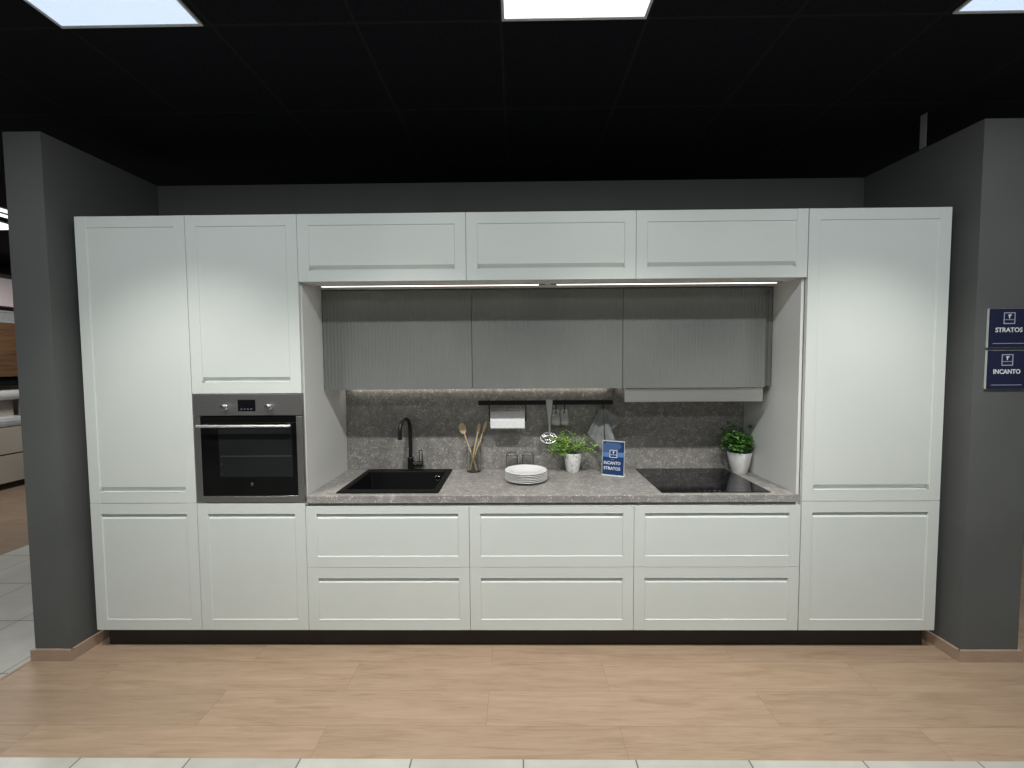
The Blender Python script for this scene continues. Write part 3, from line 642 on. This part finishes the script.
for (zc, word, lab) in ((1.757,'STRATOS','upper navy square sign reading STRATOS on the right end wall'), (1.545,'INCANTO','lower navy square sign reading INCANTO on the right end wall')):
    cx = 4.870; h = .0985; hw = .1015
    e = thing('wall_sign', lab, 'sign', (cx,-.08,zc-h), 'navy signs on the right end wall')
    MB().cbox(cx-hw, cx+hw, -.081, -.0702, zc-h, zc+h, .001).build('board', M['acryl'], e)
    MB().box(cx-hw+.0006, cx+hw-.0006, -.0820, -.0810, zc-h+.0006, zc+h-.0006).build('face', M['navy'], e)
    f, g = logo(cx, zc+.050, .058, -.0820, e); f.build('logo_frame', M['lilac'], e); g.build('emblem', M['ink'], e)
    text_mb(word, cx, zc-.009, .024, -.0820, bold=.02, wfit=.136).build('lettering', M['ink'], e)
    MB().box(cx-.078, cx+.078, -.0826, -.0820, zc-.079, zc-.0765).build('line', M['lilac'], e)
# standing card: built upright at the origin, then leaned back and turned
e = thing('card_holder', 'blue printed card reading INCANTO STRATOS standing in a clear holder on the worktop', 'sign', (2.970,.385,ZW))
wd, ht = .140, .222
mt = Matrix.Translation((2.970,.384,ZW+.0015)) @ Matrix.Rotation(math.radians(-24), 4, 'Z') @ Matrix.Rotation(math.radians(-7), 4, 'X')
mf = Matrix.Translation((2.970,.384,ZW+.0005)) @ Matrix.Rotation(math.radians(-24), 4, 'Z')
def cb(mb, name, m): return mb.xf(mt).build(name, m, e)
cb(MB().box(-wd/2, wd/2, -.0012, .0012, .001, ht), 'holder_sheet', M['acryl'])
MB().box(-wd/2, wd/2, -.006, .075, 0, .0022).xf(mf).build('holder_foot', M['acryl'], e)
cb(MB().box(-wd/2+.003, wd/2-.003, -.0020, -.0012, .007, ht-.006), 'card', M['blue'])
cb(MB().prism([(-wd/2+.004,.122),(-wd/2+.004,ht-.030),(-.045,ht-.012),(.036,ht-.015),(.050,ht-.035),(.034,ht-.058),(-.02,ht-.075)], -.0026, -.0020), 'mid_shape', M['midblue'])
cb(MB().prism([(-wd/2+.004,.117),(-wd/2+.004,.143),(.012,.150),(wd/2-.004,.150),(wd/2-.004,.122),(-.0,.118)], -.0032, -.0026), 'pale_band', M['palblue'])
cb(MB().box(-.025,.027,-.0038,-.0032,.115,.163), 'logo_ground', M['blue'])
f, g = logo(.001, .139, .048, -.0038, e); cb(f, 'logo_frame', M['ink']); cb(g, 'emblem', M['ink'])
cb(text_mb('INCANTO', -.006, .081, .020, -.0020, bold=.015, wfit=.104), 'lettering', M['ink'])
cb(text_mb('STRATOS', -.006, .047, .020, -.0020, bold=.015, wfit=.104), 'lettering', M['ink'])
cb(MB().box(-.012,.006,-.0026,-.0020,.101,.103), 'line', M['lilac'])

# ------------------------------------------------------------------ ceiling lamps
lamps = [((.493,1.083), 'lampb', 'square ceiling light panel at the left, above the tall cabinets'), ((2.314,2.902), 'lamp', 'square bright ceiling light panel in the middle'), ((4.135,4.725), 'lampb', 'square ceiling light panel at the far right')]
for (x0, x1), mm, lb in lamps:
    c_ = thing('ceiling_light', lb, 'ceiling light', ((x0+x1)/2,-.77,2.99), 'square ceiling light panels'); y0, y1 = -1.065, -.472; k = .011
    f = MB(); f.box(x0,x1,y0,y0+k,2.992,2.9995); f.box(x0,x1,y1-k,y1,2.992,2.9995); f.box(x0,x0+k,y0+k,y1-k,2.992,2.9995); f.box(x1-k,x1,y0+k,y1-k,2.992,2.9995)
    f.build('frame', M['frame'], c_); MB().box(x0+k,x1-k,y0+k,y1-k,2.995,2.9993).build('diffuser', M[mm], c_)
for (x0,x1,y0,y1,lb) in ((-2.235,-2.15,.9,2.6,'slim linear ceiling light beyond the left wall, topmost of the three'),(-2.385,-2.31,.9,2.6,'slim linear ceiling light beyond the left wall, middle of the three'),(-2.87,-2.60,.9,2.02,'broad linear ceiling light beyond the left wall, lowest of the three')):
    c_ = thing('linear_light', lb, 'ceiling light', ((x0+x1)/2,(y0+y1)/2,2.98), 'linear ceiling lights beyond the left wall')
    MB().box(x0-.008,x1+.008,y0-.008,y1+.008,2.985,2.9995).build('housing', M['frame'], c_); MB().box(x0,x1,y0,y1,2.98,2.985).build('diffuser', M['lamp'], c_)
tag(MB().box(4.700,4.704,.225,.262,2.811,2.9998).build('ceiling_strip', M['bracket'], origin=(4.702,.24,2.811)), 'short pale metal strip hanging from the black ceiling above the right end wall', 'metal strip')

# ------------------------------------------------------------------ neighbouring display, far left
FX = -4.27
nb = thing('display_base_cabinet', 'cream base cabinet of the neighbouring kitchen display beyond the left wall', 'cabinet', (FX-.3,3.3,0))
MB().box(FX-.58,FX-.021,2.3,4.5,.085,.82).build('carcass', M['cream'], nb)
for k in range(2):
    y0 = 2.3+k*1.1
    for (z0, z1) in ((.087,.445),(.462,.818)):
        d_ = MB().cbox(FX-.02,FX,y0+.002,y0+1.098,z0,z1,.002).build('drawer', M['cream'], nb)
    
MB().box(FX-.0205,FX-.002,2.3,4.5,.445,.462).build('grip_channel', M['plinth'], nb)
MB().box(FX-.5,FX-.03,2.3,4.5,0,.085).build('plinth', M['plinth'], nb)
tag(MB().cbox(FX-.58,FX+.01,2.29,4.51,.82,.862,.003).build('display_worktop', M['stonetop'], origin=(FX-.3,3.4,.82)), 'grey worktop of the neighbouring kitchen display', 'worktop')
tag(MB().box(FX-.62,FX-.60,2.2,4.6,.0,2.9).build('display_back_panel', M['cream'], origin=(FX-.61,3.4,0)), 'cream back panel behind the neighbouring kitchen display', 'panel')
cm = thing('steel_appliance', 'polished steel machine standing on the neighbouring display worktop', 'appliance', (FX-.25,3.2,.862))
MB().tube([(FX-.15,2.5,1.225),(FX-.15,3.42,1.225)], .070, 24).build('barrel', M['satin'], cm)
MB().cbox(FX-.45,FX-.08,2.5,3.46,.8625,.93,.01).build('base', M['satin'], cm)
MB().box(FX-.45,FX-.25,2.52,3.40,.93,1.22).build('body', M['cream'], cm)
for y in (2.6,3.40): MB().tube([(FX-.15,y,.93),(FX-.15,y,1.17)], .022, 12).build('post', M['steel'], cm)
hd = thing('display_hood', 'dark underside unit between the walnut front and the steel machine', 'cabinet', (FX-.3,3.3,1.33))
MB().cbox(FX-.58,FX-.06,2.3,4.5,1.345,1.455,.004).build('body', M['plinth'], hd)
MB().box(FX-.06,FX-.052,2.32,4.48,1.36,1.44).build('front_panel', M['black'], hd)
wn = thing('walnut_wall_cabinet', 'walnut wall cabinet of the neighbouring kitchen display', 'cabinet', (FX-.3,3.3,1.46))
MB().box(FX-.58,FX-.02,2.3,4.5,1.465,2.16).build('carcass', M['brown'], wn)
for k in range(2): MB().cbox(FX-.02,FX,2.302+k*1.1,3.398+k*1.1,1.467,2.158,.002).build('door', M['brown'], wn)
os_ = thing('open_shelf', 'open shelf between the walnut and rose cabinets of the far display', 'shelf', (FX-.3,3.3,2.17))
MB().box(FX-.58,FX,2.3,4.5,2.165,2.185).build('board', M['stonetop'], os_)
for y in (2.3,3.08,4.48): MB().box(FX-.58,FX-.05,y,y+.02,2.185,2.36).build('divider', M['brown'], os_)
for k, (yy, mm, lb) in enumerate(((2.85,'brown','dark box on the far open shelf, nearer the frame edge'),(3.28,'stonetop','pale box on the far open shelf, next to the dividing wall'))):
    b_ = thing('storage_box', lb, 'box', (FX-.2,yy,2.1855)); MB().cbox(FX-.3,FX-.06,yy-.12,yy+.12,2.1855,2.305,.004).build('box', M[mm], b_); MB().cbox(FX-.305,FX-.055,yy-.125,yy+.125,2.3055,2.33,.004).build('lid', M[mm], b_)
rc = thing('rose_wall_cabinet', 'pale rose wall cabinet at the top of the neighbouring display', 'cabinet', (FX-.3,3.3,2.375))
MB().box(FX-.58,FX-.02,2.3,4.5,2.38,2.74).build('carcass', M['pink'], rc)
for k in range(2): MB().cbox(FX-.02,FX,2.302+k*1.1,3.398+k*1.1,2.38,2.74,.002).build('door', M['pink'], rc)
# right edge of the frame
rs = thing('display_unit', 'dark low unit with a yellow panel at the extreme right edge of the view', 'cabinet', (7.2,1.6,0))
MB().box(6.74,7.5,1.42,1.9,.06,.48).build('carcass', M['plinth'], rs)
MB().cbox(6.72,7.52,1.40,1.92,.48,.50,.003).build('top', M['brown'], rs)
MB().cbox(6.74,7.5,1.395,1.42,.22,.478,.003).build('front_panel', M['yellow'], rs)
for x in (6.78,7.44): MB().box(x,x+.04,1.45,1.87,0,.06).build('foot', M['plinth'], rs)

# ------------------------------------------------------------------ light
def spot(x, y, z, tx, ty, tz, power, ang, blend, size=.035, col=(1,.975,.93)):
    l = bpy.data.lights.new('spot', 'SPOT'); l.energy = power; l.spot_size = math.radians(ang); l.spot_blend = blend; l.shadow_soft_size = size; l.color = col
    o = bpy.data.objects.new('ceiling_spotlight', l); C.objects.link(o); o.location = (x,y,z)
    o.rotation_euler = (Vector((tx,ty,tz))-Vector((x,y,z))).to_track_quat('-Z','Y').to_euler(); return o
for x in (.65, 1.8, 2.95, 4.1):
    spot(x, -1.0, 2.80, x, -.22, 0.0, 98, 86, .95)
def area(x, y, z, sx, sy, power, rot=(0,0,0), col=(1,1,1)):
    l = bpy.data.lights.new('area', 'AREA'); l.shape = 'RECTANGLE'; l.size = sx; l.size_y = sy; l.energy = power; l.color = col
    o = bpy.data.objects.new('unseen_fill_light', l); C.objects.link(o); o.location = (x,y,z); o.rotation_euler = rot; return o
for x in (-1.2, 1.3, 3.8, 6.3):
    area(x, -3.6, 2.98, .6, .6, 20, col=(.95,.98,1))  # unseen fill behind the camera, standing in for further showroom panels
for x in (.2, 1.7, 3.2, 4.7): area(x, -1.2, 2.98, .5, .08, 12.5, col=(.95,.98,1))  # added wash light on the door tops, narrow so niche shadows stay crisp
area(-2.9, 2.5, 2.95, .6, .9, 60)  # added light that brightens the neighbouring display
area(6.6, 2.3, 2.95, .6, .9, 20)  # unseen light over the low unit at the right edge
wd_ = bpy.data.worlds.new('world'); S.world = wd_; wd_.use_nodes = True
wd_.node_tree.nodes['Background'].inputs[0].default_value = (.92,.97,1,1); wd_.node_tree.nodes['Background'].inputs[1].default_value = .085

# ------------------------------------------------------------------ camera
f_, yw, pt, rl_ = 422.2009, -.0117, -.0492, -.0069
fw = Vector((math.sin(yw)*math.cos(pt), math.cos(yw)*math.cos(pt), math.sin(pt))); rt = Vector((math.cos(yw), -math.sin(yw), 0)); up = rt.cross(fw)
r2 = rt*math.cos(rl_)+up*math.sin(rl_); u2 = -rt*math.sin(rl_)+up*math.cos(rl_)
cam = bpy.data.cameras.new('camera'); cam.sensor_fit = 'HORIZONTAL'; cam.sensor_width = 36; cam.lens = f_*36/1024; cam.clip_start = .05
co = bpy.data.objects.new('camera', cam); C.objects.link(co)
mw = Matrix((r2, u2, -fw)).transposed().to_4x4(); mw.translation = Vector((2.3662,-2.2689,1.5958)); co.matrix_world = mw
S.camera = co
S.view_settings.view_transform = 'Standard'; S.view_settings.look = 'None'; S.view_settings.exposure = .06; S.view_settings.gamma = 1; S.view_settings.use_curve_mapping = False
